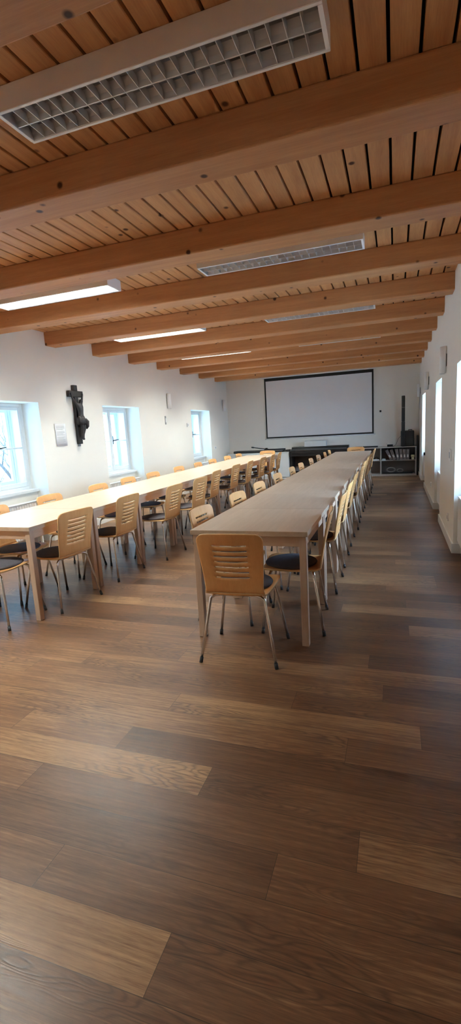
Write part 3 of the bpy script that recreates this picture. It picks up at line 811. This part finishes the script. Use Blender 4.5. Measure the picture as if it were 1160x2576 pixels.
t = thing('laptop', 'flat black folded laptop on the grey shelf behind the last chairs', 'laptop', (-.62, 12.98, .745))
m = MB(); m.box((-.19, -.1, 0), (.19, .12, .018), .004, 2); m.build('base', M['plastic_black'], t)
m = MB(); m.box((-.19, -.1, .0185), (.19, .12, .032), .004, 2); m.build('lid', M['plastic_black'], t)
m = MB(); m.box((-1.0, 12.92, .745), (-.83, 13.1, .775), .006, 2); tag(m.build('black_case', M['plastic_black']), 'small black flat case at the hidden end of the grey shelf', 'case')

# things in the shelf
xf = .335
for i, (lean, w, h_) in enumerate([(0, .07, .26), (2, .07, .265), (5, .075, .27), (9, .075, .275), (20, .07, .27), (27, .07, .265)]):
    lab = ['upright one by the tape roll', 'second from the tape roll', 'third from the tape roll', 'fourth from the tape roll', 'strongly tilted, beside the most tilted', 'most tilted, next to the paper pile'][i]
    a_ = math.radians(lean); wx = w*math.cos(a_)
    xf -= wx + .002 if i == 0 else w/math.cos(a_) + .003
    t = thing('box_file', 'grey box file on the upper grey shelf, ' + lab, 'file', (xf, 12.97, .4055), 0, 'grey box files on the shelf')
    m = MB(); m.box((0, -.09, 0), (w, .11, h_), .003, 1, M=Matrix.Translation((0, 0, .0005)) @ Matrix.Rotation(-a_, 4, 'Y'))
    m.build('cover', M['file_grey'], t)
    m = MB(); m.box((w*.25, -.0915, .06), (w*.75, -.0895, .13), M=Matrix.Translation((0, 0, .0005)) @ Matrix.Rotation(-a_, 4, 'Y')); m.build('spine_label', M['light_grey'], t)
for i in range(3):
    m = MB(); m.box((-.335+.006*i, 12.89, .4055+.0115*i), (-.235-.006*i, 13.1, .4165+.0115*i), .001, 1)
    tag(m.build('paper_stack', M['paper']), 'white paper pad in the flat pile beside the box files, %s' % ['bottom one', 'middle one', 'top one'][i], 'paper', 'paper pads in the pile')
m = MB(); m.lathe([(.018, 0), (.032, 0), (.034, .02), (.034, .05), (.03, .055), (.018, .055), (.018, 0)], 20); o = m.build('tape_roll', M['tape']); o.location = (.42, 12.93, .4055); tag(o, 'pale yellow roll of tape at the end of the upper grey shelf', 'tape roll')
m = MB(); m.lathe([(.0, 0), (.045, 0), (.05, .04), (.044, .06), (.0, .06)], 20); o = m.build('tape_roll', M['tape']); o.location = (.42, 12.94, .4615); tag(o, 'pale yellow cup standing on the roll of tape', 'cup'); o.name = 'cup'
m = MB(); m.box((-.62, 12.89, .4055), (-.40, 13.08, .435), .002, 1); tag(m.build('document_folder', M['paper']), 'white folder lying in the narrow shelf compartment', 'folder')
t = thing('headset', 'small black headset lying on the white folder in the shelf', 'headset', (-.47, 12.95, .4355))
m = MB(); m.tube([(-.05*math.cos(a), 0, .045*math.sin(a)+.01) for a in [PI*i/10 for i in range(11)]], .006, 8); m.build('headband', M['plastic_black'], t)
for s in (-1, 1):
    m = MB(); m.lathe([(0, 0), (.028, 0), (.03, .015), (0, .02)], 16, cx=s*.05); m.build('ear_cup', M['plastic_black'], t)
# bottom shelf: coils and flat black bags
def coil(label, c, R0, n_, mt, flat=1):
    pts = []
    for i in range(n_*18+1):
        a = 2*PI*i/18; r = R0*(1+.16*math.sin(a*.37)) - R0*.06
        pts.append((c[0]+r*math.cos(a), c[1]+.012*math.sin(a*.21), c[2]+r*math.sin(a)*.55+R0*.62+.006) )
    m = MB(); m.tube(pts, .0032, 6)
    return tag(m.build('cable_coil', M[mt]), label, 'cable coil', 'cable coils')
m = MB(); m.box((-.32, 12.875, .0505), (.42, 13.15, .085), .012, 2); tag(m.build('black_bag', M['plastic_black']), 'flat black bag on the bottom shelf under the cable coils', 'bag')
coil('pale coil of cable on the bottom shelf, the wider looser one', (-.105, 12.90, .0855), .105, 4, 'cable_white')
coil('pale coil of cable on the bottom shelf, the smaller round one', (.115, 12.90, .0855), .075, 3, 'cable_white')
m = MB(); m.box((.515, 12.90, 0), (.555, 13.2, 1.0), .006, 2); tag(m.build('folded_board', M['plastic_black']), 'black folded board squeezed between the shelf unit and the corner', 'board')

# ------------------------------------------------------------------ piano
t = thing('piano', 'black digital piano standing below the projection screen', 'piano', (-1.93, 12.95, 0))
hw = .76
for s in (-1, 1):
    m = MB(); m.prism([(-.29, 0), (.25, 0), (.25, .80), (.02, .80), (-.10, .765), (-.30, .745), (-.30, .60), (-.20, .57), (-.20, .05), (-.29, .05)], 0, s*hw, s*(hw-.045)); m.build('side_panel', M['piano'], t)
m = MB(); m.box((-hw, .0, .801), (hw, .27, .835), .006, 2); m.build('top_lid', M['piano'], t)
m = MB(); m.prism([(.02, .795), (-.10, .765), (-.28, .742), (-.28, .757), (-.10, .782), (.02, .812)], 0, -hw+.046, hw-.046); m.build('key_lid', M['piano'], t)
m = MB(); m.box((-hw+.046, -.285, .60), (hw-.046, .20, .665), .004, 1); kb = m.build('keybed', M['piano'], t)
m = MB(); m.box((-hw+.046, -.295, .665), (hw-.046, -.27, .735), .004, 1); m.build('key_slip', M['piano'], t)
m = MB(); m.box((-hw+.046, .18, .30), (hw-.046, .205, .60), .002, 1); m.build('back_panel', M['piano_panel'], t)
m = MB(); m.box((-hw+.046, .15, .06), (hw-.046, .20, .16), .003, 1); m.build('pedal_bar', M['piano'], t)
for q in (-.09, 0, .09):
    m = MB(); m.box((q-.012, .06, .05), (q+.012, .15, .065), .004, 1); m.build('pedal', M['chrome'], t)
m = MB(); m.prism([(-.13, 0), (-.09, .14), (.09, .155), (.11, 0)], 0, -.29, .29)
o = m.build('white_cover_box', M['light_grey']); o.location = (-2.05, 13.08, .836); tag(o, 'pale grey slanted box standing on top of the piano', 'box')

# keyboard case and microphone stand on the pale cabinet
t = thing('keyboard_case', 'long black flat keyboard case lying on the pale cabinet below the far wall', 'case', (-3.62, 12.98, .725))
m = MB(); m.box((-.72, -.16, 0), (.72, .16, .065), .015, 2); m.build('case_body', M['plastic_black'], t)
m = MB(); m.tube([(-.1, -.165, .03), (-.08, -.19, .03), (.08, -.19, .03), (.1, -.165, .03)], .008, 8); m.build('carry_handle', M['plastic_black'], t)
t = thing('microphone_stand', 'black folded microphone stand resting on the long black case', 'microphone stand', (-3.45, 12.93, .791))
m = MB(); m.tube([(-.35, 0, .085), (.12, 0, .018), (.32, 0, .012)], .012, 10); m.build('boom', M['iron'], t)
m = MB(); m.tube([(-.02, .03, .014), (.58, .06, .014)], .013, 10); m.build('pole', M['iron'], t)
m = MB(); m.box((.02, -.02, .002), (.08, .045, .06), .008, 2); m.build('clamp', M['iron'], t)
m = MB(); m.tube([(-.38, 0, .090), (-.32, 0, .081)], .018, 12); m.build('microphone_clip', M['plastic_black'], t)
t = thing('sheet_music_stand', 'small black folded music stand lying at the end of the pale cabinet', 'music stand', (-2.85, 12.93, .726))
m = MB(); m.tube([(-.03, 0, .04), (.13, .03, .045)], .012, 8); m.build('pole', M['iron'], t)
m = MB(); m.box((-.035, -.05, 0), (.11, .07, .03), .006, 2); m.build('desk', M['plastic_black'], t)

# ------------------------------------------------------------------ outdoors: ground and bare trees seen through the panes
m = MB(); m.box((-40, -25, -3.6), (40, 45, -3.5)); o = m.build('ground', M['snow']); struct(o)
def tree(x, y, z, H, seed, label):
    r = random.Random(seed)
    t = thing('tree', label, 'tree', (x, y, z), 0, 'bare trees outside the windows')
    m = MB()
    def br(p, d, L_, rad, lv):
        pts = [p]; q = p.copy(); dd = d.copy()
        for i in range(4):
            dd = (dd + Vector((r.uniform(-.2, .2), r.uniform(-.2, .2), r.uniform(-.05, .12)))).normalized()
            q = q + dd*(L_/4); pts.append(q.copy())
        m.tube(pts, [rad*(1-.16*i) for i in range(5)], 6)
        if lv > 0:
            for i in (1, 2, 3, 4):
                for _ in range(2 if lv > 1 else 1):
                    nd = (dd + Vector((r.uniform(-1, 1), r.uniform(-1, 1), r.uniform(-.3, .7)))).normalized()
                    br(pts[i], nd, L_*.6, rad*.45, lv-1)
    br(Vector((0,0,0)), Vector((0,0,1)), H*.5, .12, 3)
    m.build('branches', M['bark'], t)
tree(-11.5, 8.0, -3.5, 8.5, 4, 'bare dark tree outside, seen through the nearest windows')
tree(-12.5, 13.5, -3.5, 8.0, 9, 'bare dark tree outside, beyond the window past the crucifix')

# ------------------------------------------------------------------ light
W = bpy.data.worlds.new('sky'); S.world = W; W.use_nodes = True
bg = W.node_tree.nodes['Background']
# overcast sky, made uneven to lift the dim aisle side: brighter and whiter there (+x), bluer and dimmer on the crucifix side (-x)
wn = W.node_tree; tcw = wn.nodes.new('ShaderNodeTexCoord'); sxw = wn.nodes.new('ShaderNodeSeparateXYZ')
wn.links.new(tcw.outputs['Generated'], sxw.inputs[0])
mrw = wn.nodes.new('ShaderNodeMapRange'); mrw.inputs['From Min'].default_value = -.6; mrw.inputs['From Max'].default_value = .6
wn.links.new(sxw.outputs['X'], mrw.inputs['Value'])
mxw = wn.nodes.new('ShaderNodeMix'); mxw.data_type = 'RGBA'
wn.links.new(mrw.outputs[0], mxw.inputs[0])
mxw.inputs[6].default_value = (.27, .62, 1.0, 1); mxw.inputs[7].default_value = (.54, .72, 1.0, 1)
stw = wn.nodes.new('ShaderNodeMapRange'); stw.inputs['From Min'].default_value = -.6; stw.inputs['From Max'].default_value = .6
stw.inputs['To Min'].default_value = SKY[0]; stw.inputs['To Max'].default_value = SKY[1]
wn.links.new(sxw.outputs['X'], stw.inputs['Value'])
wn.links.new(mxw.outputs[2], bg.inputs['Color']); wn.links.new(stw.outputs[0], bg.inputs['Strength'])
def portal(y0, y1, x, sgn):
    ld = bpy.data.lights.new('window_portal', 'AREA'); ld.shape = 'RECTANGLE'; ld.size = ZT-ZS; ld.size_y = y1-y0
    ld.cycles.is_portal = True
    o = bpy.data.objects.new('window_portal', ld); C.objects.link(o)
    o.location = (x+sgn*(WT+.02), (y0+y1)/2, (ZT+ZS)/2); o.rotation_euler = (0, -sgn*-PI/2, 0)
for a, b in OPL: portal(a, b, XL, -1)
for a, b in OPR: portal(a, b, XR, 1)

# ------------------------------------------------------------------ camera
cd = bpy.data.cameras.new('camera'); cam = bpy.data.objects.new('camera', cd); C.objects.link(cam)
rt = Vector((.94457753, .32329359, -.05704865)); up = Vector((-.00251857, .18090726, .98349693)); bk = Vector((.32827877, -.92884542, .17169517))
cam.matrix_world = Matrix(((rt.x, up.x, bk.x, 0), (rt.y, up.y, bk.y, 0), (rt.z, up.z, bk.z, 1.42), (0, 0, 0, 1)))
cd.sensor_fit = 'VERTICAL'; cd.sensor_height = 36; cd.sensor_width = 36; cd.lens = 36*1192.39/2576
cd.clip_start = .02; cd.clip_end = 200
S.camera = cam
S.view_settings.view_transform = 'Standard'; S.view_settings.look = 'None'; S.view_settings.gamma = 1
S.view_settings.use_curve_mapping = False
S.view_settings.exposure = 2.5
S.cycles.use_denoising = True
S.cycles.max_bounces = 10; S.cycles.diffuse_bounces = 6; S.cycles.glossy_bounces = 4; S.cycles.transparent_max_bounces = 16
S.cycles.sample_clamp_indirect = 8
S.cycles.caustics_reflective = False; S.cycles.caustics_refractive = False
